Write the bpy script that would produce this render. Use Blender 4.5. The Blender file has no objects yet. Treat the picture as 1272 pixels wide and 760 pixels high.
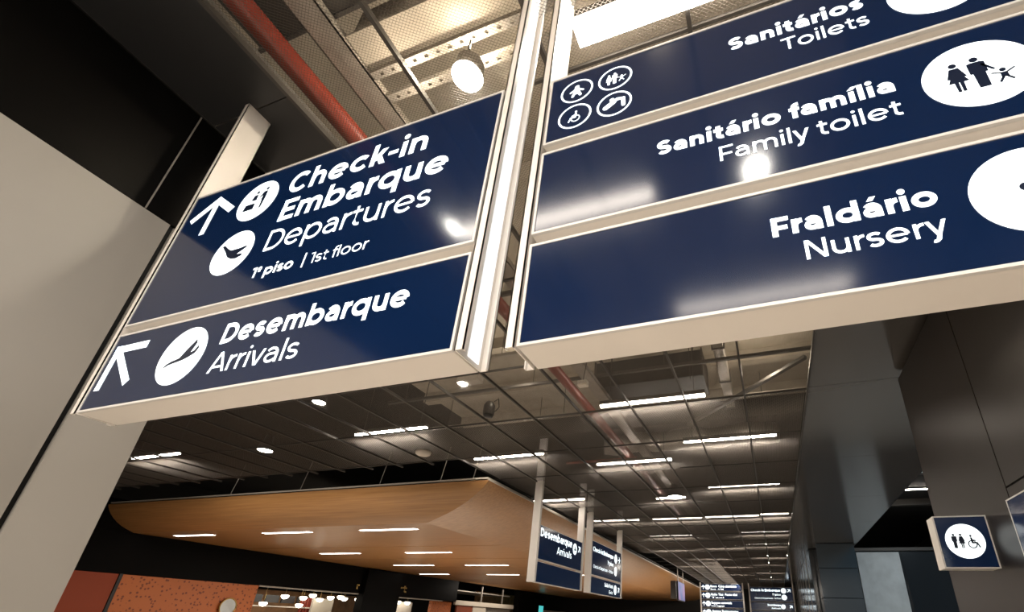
import bpy, math, random
from math import pi, radians, sin, cos
random.seed(7)
scene = bpy.context.scene
COL = scene.collection

# ------------------------------------------------------------------ camera
cam_data = bpy.data.cameras.new('camera')
cam_data.sensor_width = 36.0
cam_data.lens = 580.23 / 1272 * 36.0
cam_data.shift_x = -(748.32 - 636) / 1272
cam_data.shift_y = (497.88 - 380) / 1272
cam_data.clip_start = 0.05
cam_data.clip_end = 300
cam = bpy.data.objects.new('camera', cam_data)
cam.location = (0, 0, 1.6)
cam.rotation_euler = (radians(115.321), radians(-2.003), radians(18.775))
COL.objects.link(cam)
scene.camera = cam

# ------------------------------------------------------------------ world, exposure
world = bpy.data.worlds.new('world')
scene.world = world
world.use_nodes = True
bg = world.node_tree.nodes['Background']
bg.inputs[0].default_value = (1.0, 0.90, 0.80, 1)
bg.inputs[1].default_value = 0.32
scene.view_settings.view_transform = 'Standard'
scene.view_settings.look = 'None'
scene.view_settings.gamma = 1.0
scene.view_settings.exposure = 0.0
scene.view_settings.use_curve_mapping = False
scene.cycles.max_bounces = 6
scene.cycles.sample_clamp_indirect = 4.0

TUBE = 60.0            # radiance of the linear lamps
WARM = (1.0, 0.89, 0.77)

def area_lamp(name, loc, rot, sx, sy, energy, color=WARM):
    d = bpy.data.lights.new(name, 'AREA')
    d.shape = 'RECTANGLE'; d.size = sx; d.size_y = sy; d.energy = energy; d.color = color
    o = bpy.data.objects.new(name, d); o.location = loc; o.rotation_euler = rot
    COL.objects.link(o)
    return o

# fill lamps added without fixtures: they light the floor, which bounces onto undersides
area_lamp('hall_fill', (0.5, -5.5, 5.3), (0, 0, 0), 7, 2.0, 2200)
area_lamp('restroom_lobby_fill', (7.0, 21.0, 7.2), (0, 0, 0), 3, 6, 330, (.80, .92, 1.0))  # added cool fill that lifts the right end walls, no fixture
area_lamp('hall_fill', (-14.5, 9.0, 5.3), (0, 0, 0), 8, 2.0, 500)
area_lamp('hall_fill', (-2.8, 7.0, 5.35), (0, 0, 0), 4.0, .5, 160)
area_lamp('hall_fill', (-3.0, 20.0, 5.35), (0, 0, 0), 5, .6, 60)
area_lamp('hall_fill', (-3.0, 36.0, 5.35), (0, 0, 0), 5, .6, 60)
area_lamp('hall_fill', (-15.0, 20.0, 4.1), (0, 0, 0), 8, 3.0, 800)
area_lamp('hall_fill', (-10.5, 38.0, 4.1), (0, 0, 0), 3, 12.0, 1300)
area_lamp('canopy_cove_fill', (-3.2, 46.0, 5.25), (0, radians(58), 0), .3, 26.0, 700)  # added fill aimed at the canopy side cove, no fixture there
area_lamp('shop_fill', (-27.4, 22.0, 2.6), (0, 0, 0), 1.5, 6.0, 90)  # unseen fills added to brighten the shops
area_lamp('shop_fill', (-26.6, 30.8, 2.5), (0, 0, 0), 1.0, 3.5, 50)
area_lamp('shop_fill', (-23.6, 40.0, 4.0), (0, radians(50), 0), 1.0, 8.0, 160)

# ------------------------------------------------------------------ materials
MATS = {}
def mat(name, col, rough=0.5, metal=0.0, emit=0.0, ecol=None, vary=0.0, vscale=8.0, bump=0.0, bscale=60.0, spec=0.5, stretch=None, coat=0.0):
    if name in MATS: return MATS[name]
    m = bpy.data.materials.new(name); m.use_nodes = True
    nt = m.node_tree; b = nt.nodes['Principled BSDF']
    b.inputs['Base Color'].default_value = (*col, 1)
    b.inputs['Roughness'].default_value = rough
    b.inputs['Metallic'].default_value = metal
    b.inputs['Specular IOR Level'].default_value = spec
    b.inputs['Coat Weight'].default_value = coat
    b.inputs['Coat Roughness'].default_value = 0.05
    if emit:
        b.inputs['Emission Color'].default_value = (*(ecol or col), 1)
        b.inputs['Emission Strength'].default_value = emit
    if vary or bump:
        tc = nt.nodes.new('ShaderNodeTexCoord'); mp = nt.nodes.new('ShaderNodeMapping')
        nt.links.new(tc.outputs['Object'], mp.inputs[0])
        if stretch: mp.inputs['Scale'].default_value = stretch
    if vary:
        n = nt.nodes.new('ShaderNodeTexNoise'); n.inputs['Scale'].default_value = vscale; n.inputs['Detail'].default_value = 4
        nt.links.new(mp.outputs[0], n.inputs[0])
        r = nt.nodes.new('ShaderNodeMapRange')
        r.inputs[1].default_value = 0.3; r.inputs[2].default_value = 0.7
        r.inputs[3].default_value = 1 - vary; r.inputs[4].default_value = 1 + vary
        nt.links.new(n.outputs[0], r.inputs[0])
        mx = nt.nodes.new('ShaderNodeMix'); mx.data_type = 'RGBA'; mx.blend_type = 'MULTIPLY'
        mx.inputs[0].default_value = 1.0; mx.inputs[6].default_value = (*col, 1)
        nt.links.new(r.outputs[0], mx.inputs[7]); nt.links.new(mx.outputs[2], b.inputs['Base Color'])
    if bump:
        n2 = nt.nodes.new('ShaderNodeTexNoise'); n2.inputs['Scale'].default_value = bscale
        nt.links.new(mp.outputs[0], n2.inputs[0])
        bp = nt.nodes.new('ShaderNodeBump'); bp.inputs['Strength'].default_value = bump; bp.inputs['Distance'].default_value = 0.01
        nt.links.new(n2.outputs[0], bp.inputs['Height']); nt.links.new(bp.outputs[0], b.inputs['Normal'])
    MATS[name] = m
    return m

WHITE = mat('white_lacquer', (0.82, 0.79, 0.75), 0.35, vary=0.02, vscale=3)
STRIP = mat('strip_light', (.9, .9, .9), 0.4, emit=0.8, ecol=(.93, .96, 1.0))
RIM = mat('white_rim', (0.70, 0.70, 0.69), 0.3)
NAVY = mat('navy_face', (0.0025, 0.010, 0.040), 0.13, vary=0.06, vscale=2, bump=0.004, bscale=6, spec=0.6, emit=0.09, ecol=(0.01, 0.05, 0.16))
NAVYDARK = mat('navy_print', (0.006, 0.012, 0.035), 0.3)
LETTER = mat('lit_white_letter', (0.9, 0.95, 1.0), 0.3, emit=1.15, ecol=(0.86, 0.97, 1.0))
BEIGE = mat('beige_wall', (0.31, 0.295, 0.27), 0.45, vary=0.03, vscale=1.2)
BLACK = mat('black_band', (0.003, 0.0027, 0.0024), 0.4, vary=0.2, vscale=3, spec=0.05)
BLACKB = mat('black_bulkhead', (0.0018, 0.0016, 0.0014), 0.5, spec=0.06)
SLATE = mat('slate_panel', (0.013, 0.0135, 0.0145), 0.42, vary=0.08, vscale=2)
GAP = mat('black_gap', (0.003, 0.003, 0.003), 0.8)
MESH = mat('expanded_metal', (0.11, 0.096, 0.082), 0.45, 0.2)
BAR = mat('ceiling_bar', (0.055, 0.05, 0.045), 0.45, 0.3)
SLAB = mat('slab_concrete', (0.42, 0.375, 0.31), 0.85, vary=0.12, vscale=3, bump=0.3)
DARK = mat('dark_void', (0.012, 0.011, 0.010), 0.8)
STEEL = mat('galvanised_steel', (0.36, 0.33, 0.29), 0.45, 0.5, vary=0.12, vscale=6)
DSTEEL = mat('dark_steel', (0.07, 0.065, 0.06), 0.5, 0.3)
RED = mat('red_pipe', (0.22, 0.028, 0.014), 0.4, vary=0.1, vscale=5)
FOIL = mat('foil_duct', (0.42, 0.39, 0.35), 0.3, 0.7, bump=0.9, bscale=14)
TUBEM = mat('lamp_tube', (1, 1, 1), 0.5, emit=TUBE, ecol=WARM)
TUBED = mat('dim_lamp_tube', (1, 1, 1), 0.5, emit=TUBE * .5, ecol=WARM)
TUBEF = mat('far_lamp_tube', (1, 1, 1), 0.5, emit=TUBE * .5, ecol=WARM)
TUBEW = mat('soffit_tube', (1, 1, 1), 0.5, emit=9, ecol=(1.0, 0.93, 0.85))
BULB = mat('lamp_bulb', (1, 1, 1), 0.5, emit=60, ecol=(1.0, 0.92, 0.78))
SPOTM = mat('spot_lens', (1, 1, 1), 0.5, emit=30, ecol=(1.0, 0.94, 0.84))
BLACKP = mat('black_plastic', (0.012, 0.012, 0.012), 0.45)
OFFW = mat('off_white_plastic', (0.62, 0.57, 0.50), 0.5)
SOFF = mat('glossy_grey_soffit', (0.068, 0.063, 0.058), 0.13, bump=0.03, bscale=1.2, spec=0.9)
BROWN = mat('brown_wall_panel', (0.013, 0.0095, 0.007), 0.36, vary=0.04, vscale=2, spec=0.35)
TEAL = mat('teal_metal_panel', (0.035, 0.055, 0.072), 0.12, bump=0.02, bscale=2, spec=0.9)
TEALD = mat('teal_dark_panel', (0.02, 0.026, 0.032), 0.15, spec=0.8)
FROST = mat('frosted_glass', (0.55, 0.60, 0.62), 0.35, vary=0.15, vscale=1.5)
ORANGE = mat('orange_panel', (0.26, 0.036, 0.004), 0.6)
FLOOR = mat('polished_floor', (0.55, 0.50, 0.44), 0.3, vary=0.04, vscale=4)
BRASS = mat('brass', (0.45, 0.30, 0.10), 0.3, 1.0)
SHOPBACK = mat('shop_back_wall', (0.30, 0.16, 0.07), 0.6, vary=0.3, vscale=2)
CREAM = mat('cream_fascia', (0.55, 0.50, 0.42), 0.5)
PEND = mat('opal_shade', (1, 1, 1), 0.4, emit=7, ecol=(1.0, 0.9, 0.72))
TEALLIT = mat('teal_screen', (0.05, 0.5, 0.5), 0.4, emit=1.0, ecol=(0.08, 0.55, 0.55))
ORBLK = mat('menu_board', (0.02, 0.02, 0.02), 0.4)

def wood():
    m = bpy.data.materials.new('orange_wood_veneer'); m.use_nodes = True
    nt = m.node_tree; b = nt.nodes['Principled BSDF']
    tc = nt.nodes.new('ShaderNodeTexCoord'); mp = nt.nodes.new('ShaderNodeMapping')
    mp.inputs['Scale'].default_value = (0.25, 5.0, 9.0)
    nt.links.new(tc.outputs['Object'], mp.inputs[0])
    n = nt.nodes.new('ShaderNodeTexNoise'); n.inputs['Scale'].default_value = 2.5; n.inputs['Detail'].default_value = 6
    nt.links.new(mp.outputs[0], n.inputs[0])
    cr = nt.nodes.new('ShaderNodeValToRGB')
    cr.color_ramp.elements[0].position = 0.3; cr.color_ramp.elements[0].color = (0.28, 0.138, 0.048, 1)
    cr.color_ramp.elements[1].position = 0.7; cr.color_ramp.elements[1].color = (0.39, 0.205, 0.075, 1)
    nt.links.new(n.outputs[0], cr.inputs[0]); nt.links.new(cr.outputs[0], b.inputs['Base Color'])
    b.inputs['Roughness'].default_value = 0.32
    return m
WOOD = wood()

def copper_wall():
    m = bpy.data.materials.new('speckled_copper_plaster'); m.use_nodes = True
    nt = m.node_tree; b = nt.nodes['Principled BSDF']
    tc = nt.nodes.new('ShaderNodeTexCoord')
    v = nt.nodes.new('ShaderNodeTexVoronoi'); v.inputs['Scale'].default_value = 6.5
    nt.links.new(tc.outputs['Object'], v.inputs[0])
    cr = nt.nodes.new('ShaderNodeValToRGB')
    cr.color_ramp.elements[0].position = 0.22; cr.color_ramp.elements[0].color = (0.17, 0.036, 0.008, 1)
    cr.color_ramp.elements[1].position = 0.34; cr.color_ramp.elements[1].color = (0.46, 0.125, 0.026, 1)
    nt.links.new(v.outputs['Distance'], cr.inputs[0]); nt.links.new(cr.outputs[0], b.inputs['Base Color'])
    b.inputs['Roughness'].default_value = 0.5
    return m
COPPER = copper_wall()

def screen():
    m = bpy.data.materials.new('tv_picture'); m.use_nodes = True
    nt = m.node_tree; b = nt.nodes['Principled BSDF']
    tc = nt.nodes.new('ShaderNodeTexCoord'); n = nt.nodes.new('ShaderNodeTexNoise'); n.inputs['Scale'].default_value = 0.7
    nt.links.new(tc.outputs['Object'], n.inputs[0])
    cr = nt.nodes.new('ShaderNodeValToRGB')
    cr.color_ramp.elements[0].position = 0.4; cr.color_ramp.elements[0].color = (0.03, 0.11, 0.34, 1)
    cr.color_ramp.elements[1].position = 0.65; cr.color_ramp.elements[1].color = (0.30, 0.16, 0.34, 1)
    nt.links.new(n.outputs[0], cr.inputs[0]); nt.links.new(cr.outputs[0], b.inputs['Emission Color'])
    b.inputs['Emission Strength'].default_value = 0.9; b.inputs['Base Color'].default_value = (0.02, 0.02, 0.03, 1)
    return m
SCREEN = screen()

# ------------------------------------------------------------------ mesh helpers
class MB:
    def __init__(s): s.v = []; s.f = []
    def add(s, vs, fs):
        n = len(s.v); s.v += [tuple(p) for p in vs]; s.f += [tuple(i + n for i in f) for f in fs]; return s
    def box(s, x0, x1, y0, y1, z0, z1, bev=0.0):
        if bev <= 0:
            vs = [(x, y, z) for z in (z0, z1) for y in (y0, y1) for x in (x0, x1)]
            return s.add(vs, [(0, 2, 3, 1), (4, 5, 7, 6), (0, 1, 5, 4), (2, 6, 7, 3), (0, 4, 6, 2), (1, 3, 7, 5)])
        b = bev   # chamfered box: octagon-like slices along the shortest safe scheme
        vs = []
        for (zz, i) in ((z0, b), (z0 + b, 0), (z1 - b, 0), (z1, b)):
            vs += [(x0 + i, y0 + i + 0, zz), (x1 - i, y0 + i, zz), (x1 - i, y1 - i, zz), (x0 + i, y1 - i, zz)]
        fs = [(3, 2, 1, 0), (12, 13, 14, 15)]
        for k in range(3):
            for j in range(4):
                a = k * 4 + j; c = k * 4 + (j + 1) % 4
                fs.append((a, c, c + 4, a + 4))
        return s.add(vs, fs)
    def quad(s, a, b, c, d): return s.add([a, b, c, d], [(0, 1, 2, 3)])
    def poly(s, pts, y, flip=False):   # polygon in the x-z plane facing -y
        n = len(pts)
        return s.add([(p[0], y, p[1]) for p in pts], [tuple(range(n)) if not flip else tuple(range(n))[::-1]])
    def disc(s, cx, cz, r, y, n=40, rz=None):
        rz = rz or r
        return s.poly([(cx + r * cos(2 * pi * i / n), cz + rz * sin(2 * pi * i / n)) for i in range(n)], y)
    def ring(s, cx, cz, r0, r1, y, n=40):
        vs = []
        for i in range(n):
            a = 2 * pi * i / n
            vs += [(cx + r0 * cos(a), y, cz + r0 * sin(a)), (cx + r1 * cos(a), y, cz + r1 * sin(a))]
        return s.add(vs, [(2 * i, 2 * i + 1, (2 * i + 3) % (2 * n), (2 * i + 2) % (2 * n)) for i in range(n)])
    def limb(s, x0, z0, x1, z1, w, y, w2=None):   # thick stroke with round-ish ends in the x-z plane
        w2 = w2 or w
        a = math.atan2(z1 - z0, x1 - x0); pts = []
        for i in range(7):
            t = a + pi / 2 + pi * i / 6
            pts.append((x0 + w / 2 * cos(t), z0 + w / 2 * sin(t)))
        for i in range(7):
            t = a - pi / 2 + pi * i / 6
            pts.append((x1 + w2 / 2 * cos(t), z1 + w2 / 2 * sin(t)))
        return s.poly(pts, y)
    def stroke(s, x0, z0, x1, z1, w, y):           # square-ended stroke
        L = math.hypot(x1 - x0, z1 - z0); nx, nz = -(z1 - z0) / L * w / 2, (x1 - x0) / L * w / 2
        return s.poly([(x0 - nx, z0 - nz), (x1 - nx, z1 - nz), (x1 + nx, z1 + nz), (x0 + nx, z0 + nz)], y)
    def tube(s, pts, r, n=12, caps=True, radii=None):
        import mathutils
        V = mathutils.Vector; P = [V(p) for p in pts]; base = len(s.v); up = None
        for i, p in enumerate(P):
            t = (P[min(i + 1, len(P) - 1)] - P[max(i - 1, 0)]).normalized()
            if up is None: up = t.orthogonal().normalized()
            up = (up - t * up.dot(t)).normalized(); w = t.cross(up)
            rr = radii[i] if radii else r
            for k in range(n):
                a = 2 * pi * k / n
                s.v.append(tuple(p + (up * cos(a) + w * sin(a)) * rr))
        for i in range(len(P) - 1):
            for k in range(n):
                a = base + i * n + k; b = base + i * n + (k + 1) % n
                s.f.append((a, b, b + n, a + n))
        if caps:
            s.f.append(tuple(base + k for k in range(n))[::-1]); s.f.append(tuple(base + (len(P) - 1) * n + k for k in range(n)))
        return s
    def lathe(s, prof, cx=0, cy=0, n=24):          # prof: (radius, z)
        base = len(s.v)
        for r, z in prof:
            for k in range(n):
                a = 2 * pi * k / n; s.v.append((cx + r * cos(a), cy + r * sin(a), z))
        for i in range(len(prof) - 1):
            for k in range(n):
                a = base + i * n + k; b = base + i * n + (k + 1) % n
                s.f.append((a, b, b + n, a + n))
        s.f.append(tuple(base + k for k in range(n))[::-1]); s.f.append(tuple(base + (len(prof) - 1) * n + k for k in range(n)))
        return s
    def mesh(s, name, m, smooth=False):
        me = bpy.data.meshes.new(name); me.from_pydata(s.v, [], s.f); me.materials.append(m)
        if smooth: me.polygons.foreach_set('use_smooth', [True] * len(me.polygons))
        me.update(); return me
    def build(s, name, m, parent=None, smooth=False):
        o = bpy.data.objects.new(name, s.mesh(name, m, smooth)); COL.objects.link(o)
        if parent is not None: o.parent = parent
        return o

def tag(o, label=None, cat=None, group=None, kind=None):
    if label: o['label'] = label
    if cat: o['category'] = cat
    if group: o['group'] = group
    if kind: o['kind'] = kind
    return o

def empty(name, loc=(0, 0, 0), rz=0.0):
    o = bpy.data.objects.new(name, None); o.location = loc; o.rotation_euler = (0, 0, rz)
    o.empty_display_size = 0.1; COL.objects.link(o); return o

def copy_tree(o, parent=None, **kw):
    c = o.copy(); COL.objects.link(c)
    if parent is not None: c.parent = parent
    for ch in list(o.children): copy_tree(ch, c)
    return c

CAP = None
def glyphs(body, bold):
    cu = bpy.data.curves.new('t', 'FONT'); cu.body = body; cu.resolution_u = 4
    cu.offset = bold
    ob = bpy.data.objects.new('t', cu)
    me = bpy.data.meshes.new_from_object(ob)
    vs = [v.co.copy() for v in me.vertices]; fs = [tuple(p.vertices) for p in me.polygons]
    bpy.data.objects.remove(ob); bpy.data.curves.remove(cu); bpy.data.meshes.remove(me)
    return vs, fs
def text_font(mb, body, x0, x1, zb, cap, y, bold=0.02):
    """letters in the x-z plane facing -y: left and right end, baseline, capital height"""
    global CAP
    if CAP is None: CAP = max(v.y for v in glyphs('E', 0)[0])
    vs, fs = glyphs(body, bold)
    mn = min(v.x for v in vs); mx = max(v.x for v in vs)
    sx = (x1 - x0) / (mx - mn); sz = cap / CAP
    mb.add([(x0 + (v.x - mn) * sx, y, zb + v.y * sz) for v in vs], fs)
    return mb

# ---- geometric lettering drawn stroke by stroke (units: capital height = 1)
def arc(cx, cy, rx, ry, a0, a1, n=14):
    return [(cx + rx * cos(radians(a0 + (a1 - a0) * i / n)), cy + ry * sin(radians(a0 + (a1 - a0) * i / n))) for i in range(n + 1)]
def ribbon(pts, w, closed=False):
    out = []; N = len(pts); L = []; Rr = []
    for i in range(N):
        if closed: a, c = pts[i - 1], pts[(i + 1) % N]
        else: a, c = pts[max(i - 1, 0)], pts[min(i + 1, N - 1)]
        b = pts[i]
        def un(p, q):
            d = math.hypot(q[0] - p[0], q[1] - p[1]) or 1
            return ((q[0] - p[0]) / d, (q[1] - p[1]) / d)
        if a == b: t1 = t2 = un(b, c)
        elif c == b: t1 = t2 = un(a, b)
        else: t1, t2 = un(a, b), un(b, c)
        nx, ny = -(t1[1] + t2[1]), t1[0] + t2[0]; l = math.hypot(nx, ny) or 1; nx /= l; ny /= l
        k = w / 2 / max(.5, nx * -t1[1] + ny * t1[0])
        L.append((b[0] + nx * k, b[1] + ny * k)); Rr.append((b[0] - nx * k, b[1] - ny * k))
    M = N if closed else N - 1
    for i in range(M):
        j = (i + 1) % N; out.append([Rr[i], Rr[j], L[j], L[i]])
    return out
def dia(x0, y0, x1, y1, w):      # diagonal stroke with level ends
    L = math.hypot(x1 - x0, y1 - y0); wh = w * L / abs(y1 - y0)
    return [[(x0 - wh / 2, y0), (x0 + wh / 2, y0), (x1 + wh / 2, y1), (x1 - wh / 2, y1)]]
def rect(x0, y0, x1, y1): return [[(x0, y0), (x1, y0), (x1, y1), (x0, y1)]]
XH, ASC, DESC = .745, 1.055, -.27
def glyph(ch, w):
    ow = .74 + .55 * w; rx, ry = (ow - w) / 2, (XH + .02 - w) / 2; cy = XH / 2; g = []
    nw = .62 + .35 * w; rn = (nw - w) / 2; R_, S_ = .055, .10 - .12 * w
    def bowl(cx, rxx=rx): return ribbon(arc(cx, cy, rxx, ry, 0, 360, 32)[:-1], w, True)
    def arch(x, ww, base=0.0):
        r = (ww - w) / 2; c = x + ww / 2
        return ribbon(arc(c, XH - w / 2 - r * .92, r, r * .92, 180, 0, 14) + [(x + ww - w / 2, base)], w)
    if ch == ' ': return [], .30, 0, 0
    if ch == 'o': return bowl(ow / 2), ow, R_, R_
    if ch == 'c': return ribbon(arc(ow / 2, cy, rx, ry, 42, 318, 26), w), ow * .92, R_, .03
    if ch == 'e': return ribbon(arc(ow / 2, cy, rx, ry, 0, 318, 30), w) + rect(w * .6, cy - w * .40, ow - w * .55, cy + w * .40), ow, R_, R_
    if ch in 'aá':
        aw = .60 + .42 * w; t = .27
        g = ribbon(arc(aw / 2 - .01, XH - w / 2 - t, (aw - w) / 2 + .01, t, 142, 0, 16) + [(aw - w / 2, 0)], w)
        yb = XH * .57; r = (yb - w / 2) / 2 if w < .16 else (yb - w * .5) / 2
        r2 = (yb - w / 2 - w / 2 + w * .5) / 2; cyb = w / 2 + r2 - .0
        g += ribbon([(aw - w / 2, cyb + r2), (aw * .45, cyb + r2)] + arc(aw * .42, cyb, aw * .42 - w / 2, r2, 90, 270, 14) + [(aw * .55, cyb - r2), (aw - w * .6, cyb - r2 + .10)], w * .92)
        if ch == 'á': g += dia(aw * .46, XH + .09, aw * .66, XH + .30, w * .8)
        return g, aw, .05, S_
    if ch in 'bdpq':
        bw = ow + .0
        if ch in 'bp': c = bw - w / 2 - rx; sx = w / 2
        else: c = w / 2 + rx; sx = bw - w / 2
        g = bowl(c) + rect(sx - w / 2, 0 if ch in 'bd' else DESC, sx + w / 2, ASC if ch in 'bd' else XH)
        return g, bw, (S_ if ch in 'bp' else R_), (R_ if ch in 'bp' else S_)
    if ch == 'n': return rect(0, 0, w, XH) + arch(0, nw), nw, S_, S_
    if ch == 'h': return rect(0, 0, w, ASC) + arch(0, nw), nw, S_, S_
    if ch == 'm':
        mw = .57 + .42 * w
        return rect(0, 0, w, XH) + arch(0, mw) + arch(mw - w, mw), 2 * mw - w, S_, S_
    if ch == 'u':
        return ribbon([(w / 2, XH)] + arc(nw / 2, w / 2 + rn * .92, rn, rn * .92, 180, 360, 14), w) + rect(nw - w, 0, nw, XH), nw, S_, S_
    if ch == 'r':
        return rect(0, 0, w, XH) + ribbon(arc(w / 2 + .30, XH - w / 2 - .28 + .0, .30, .28, 180, 88, 9), w), .33 + .35 * w, S_, .02
    if ch == 't':
        c = .12 + w / 2
        return ribbon([(c, .93), (c, .22)] + arc(c + .19, .22 + .0, .19, .22 - w / 2, 180, 285, 9), w) + rect(0, XH - w * .95, .40 + w * .3, XH), .40 + w * .4, .03, .03
    if ch == 'f':
        c = .12 + w / 2
        return ribbon([(c, 0), (c, .82)] + arc(c + .19, .82, .19, ASC - w / 2 - .82, 180, 80, 9), w) + rect(0, XH - w * .95, .40 + w * .3, XH), .38 + w * .3, .03, .0
    if ch in 's':
        sw = .52 + .35 * w; q = (XH + .01 - w) / 4; r = (sw - w) / 2; c = sw / 2
        return ribbon(arc(c, cy + q, r, q, 30, 270, 16) + arc(c, cy - q, r, q, 90, -150, 16)[1:], w), sw, .04, .04
    if ch == 'S':
        sw = .66 + .4 * w; q = (1.01 - w) / 4; r = (sw - w) / 2; c = sw / 2
        return ribbon(arc(c, .5 + q, r, q, 32, 270, 18) + arc(c, .5 - q, r, q, 90, -148, 18)[1:], w), sw, .05, .05
    if ch in 'iíl1|-º':
        if ch == 'l': return rect(0, 0, w, ASC), w, S_, S_
        if ch == '|': return rect(0, -.2, w * .8, 1.15), w * .8, S_, S_
        if ch == '-': return rect(0, .30, .40, .30 + w * .85), .40, .05, .05
        if ch == '1': return rect(.24, 0, .24 + w, 1) + rect(0, 1 - w * .9, .25, 1), .24 + w, .02, .09
        if ch == 'º': return ribbon(arc(.17, .80, .13, .14, 0, 360, 20)[:-1], w * .6, True) + rect(.03, .48, .31, .48 + w * .5), .34, .04, .05
        g = rect(0, 0, w, XH)
        if ch == 'i': r = w * .60; g += [arc(w / 2, .975, r, r, 0, 360, 16)[:-1]]
        else: g += dia(w * .4, XH + .09, w * .4 + .20, XH + .30, w * .8)
        return g, w, S_, S_
    if ch == 'k':
        kw = .60 + .35 * w
        return rect(0, 0, w, ASC) + dia(w * .8, .22, kw - w * .72, XH, w) + dia(kw - w * .62, 0, w + .12, .42, w * 1.02), kw, S_, .0
    if ch == 'v':
        vw = .66 + .45 * w; m_ = vw / 2; a = w * .56
        return dia(a, XH, m_ - w * .12, 0, w) + dia(vw - a, XH, m_ + w * .12, 0, w), vw, .0, .0
    if ch == 'y':
        vw = .66 + .45 * w; m_ = vw / 2; a = w * .56; k = (vw - a - m_) / XH
        ex = m_ + k * DESC * .55
        return dia(a, XH, m_, 0, w) + dia(vw - a, XH, m_ - .005 + k * -.08, -.08, w) + ribbon([(m_ + k * .02, .02), (ex + .02, -.15)] + arc(ex - .12, -.13, .12, .125, 350, 240, 7), w), vw, .0, .0
    if ch == 'C': cw = .92 + .3 * w; return ribbon(arc(cw / 2, .5, (cw - w) / 2, (1.02 - w) / 2, 44, 316, 30), w), cw * .95, .05, .03
    if ch == 'D':
        dw = .82 + .4 * w; h = w / 2
        return rect(0, 0, w, 1) + ribbon([(h, 1 - h), (.34, 1 - h)] + arc(.36, .5, dw - h - .36, .5 - h, 90, -90, 20) + [(.34, h), (h, h)], w), dw, S_, .05
    if ch == 'E': ew = .62 + .35 * w; v = w * .93; return rect(0, 0, w, 1) + rect(0, 0, ew, v) + rect(0, 1 - v, ew, 1) + rect(0, .5 - v / 2, ew * .9, .5 + v / 2), ew, S_, .04
    if ch == 'F': ew = .62 + .35 * w; v = w * .93; return rect(0, 0, w, 1) + rect(0, 1 - v, ew, 1) + rect(0, .44 - v / 2, ew * .9, .44 + v / 2), ew, S_, .02
    if ch == 'T': tw = .74 + .3 * w; return rect(tw / 2 - w / 2, 0, tw / 2 + w / 2, 1) + rect(0, 1 - w * .93, tw, 1), tw, .01, .0
    if ch == 'N': q = .76 + .4 * w; return rect(0, 0, w, 1) + rect(q - w, 0, q, 1) + dia(w * .62, 1, q - w * .62, 0, w), q, S_, S_
    if ch == 'A':
        q = .86 + .5 * w; a = w * .56
        return dia(a, 0, q / 2 - w * .08, 1, w) + dia(q - a, 0, q / 2 + w * .08, 1, w) + rect(q * .24, .22, q * .76, .22 + w * .85), q, .0, .0
    return None
def text(mb, body, x0, x1, zb, cap, y, bold=0.02):
    """letters in the x-z plane facing -y: left and right end, baseline, capital height"""
    w = .125 + (bold - .004) * 4.4
    x = 0; polys = []; words = []; nw_ = 0
    for ch in body:
        r = glyph(ch, w)
        if r is None:
            if isinstance(mb, list): mb.append(MB()); text_font(mb[0], body, x0, x1, zb, cap, y, bold); return mb
            return text_font(mb, body, x0, x1, zb, cap, y, bold)
        if ch == ' ': nw_ += 1
        g, wd, lb, rb = r
        x += lb
        for p in g: polys.append([(px + x, pz) for px, pz in p]); words.append(nw_)
        x += wd + rb
    mn = min(p[0] for g in polys for p in g); mx = max(p[0] for g in polys for p in g)
    sx = (x1 - x0) / (mx - mn)
    if isinstance(mb, list):
        for k, g in enumerate(polys):
            wi = words[k]
            while len(mb) <= wi: mb.append(MB())
            mb[wi].poly([(x0 + (p[0] - mn) * sx, zb + p[1] * cap) for p in (g if sum(g[i][0] * g[(i + 1) % len(g)][1] - g[(i + 1) % len(g)][0] * g[i][1] for i in range(len(g))) > 0 else g[::-1])], y)
        return mb
    for k, g in enumerate(polys):
        a = sum(g[i][0] * g[(i + 1) % len(g)][1] - g[(i + 1) % len(g)][0] * g[i][1] for i in range(len(g)))
        if a < 0: g = g[::-1]
        mb.poly([(x0 + (p[0] - mn) * sx, zb + p[1] * cap) for p in g], y)
    return mb

def letters(parent, *args):
    """one lettering part for each word"""
    for m in text([], *args):
        if m.f: m.build('lettering', LETTER, parent)
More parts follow.
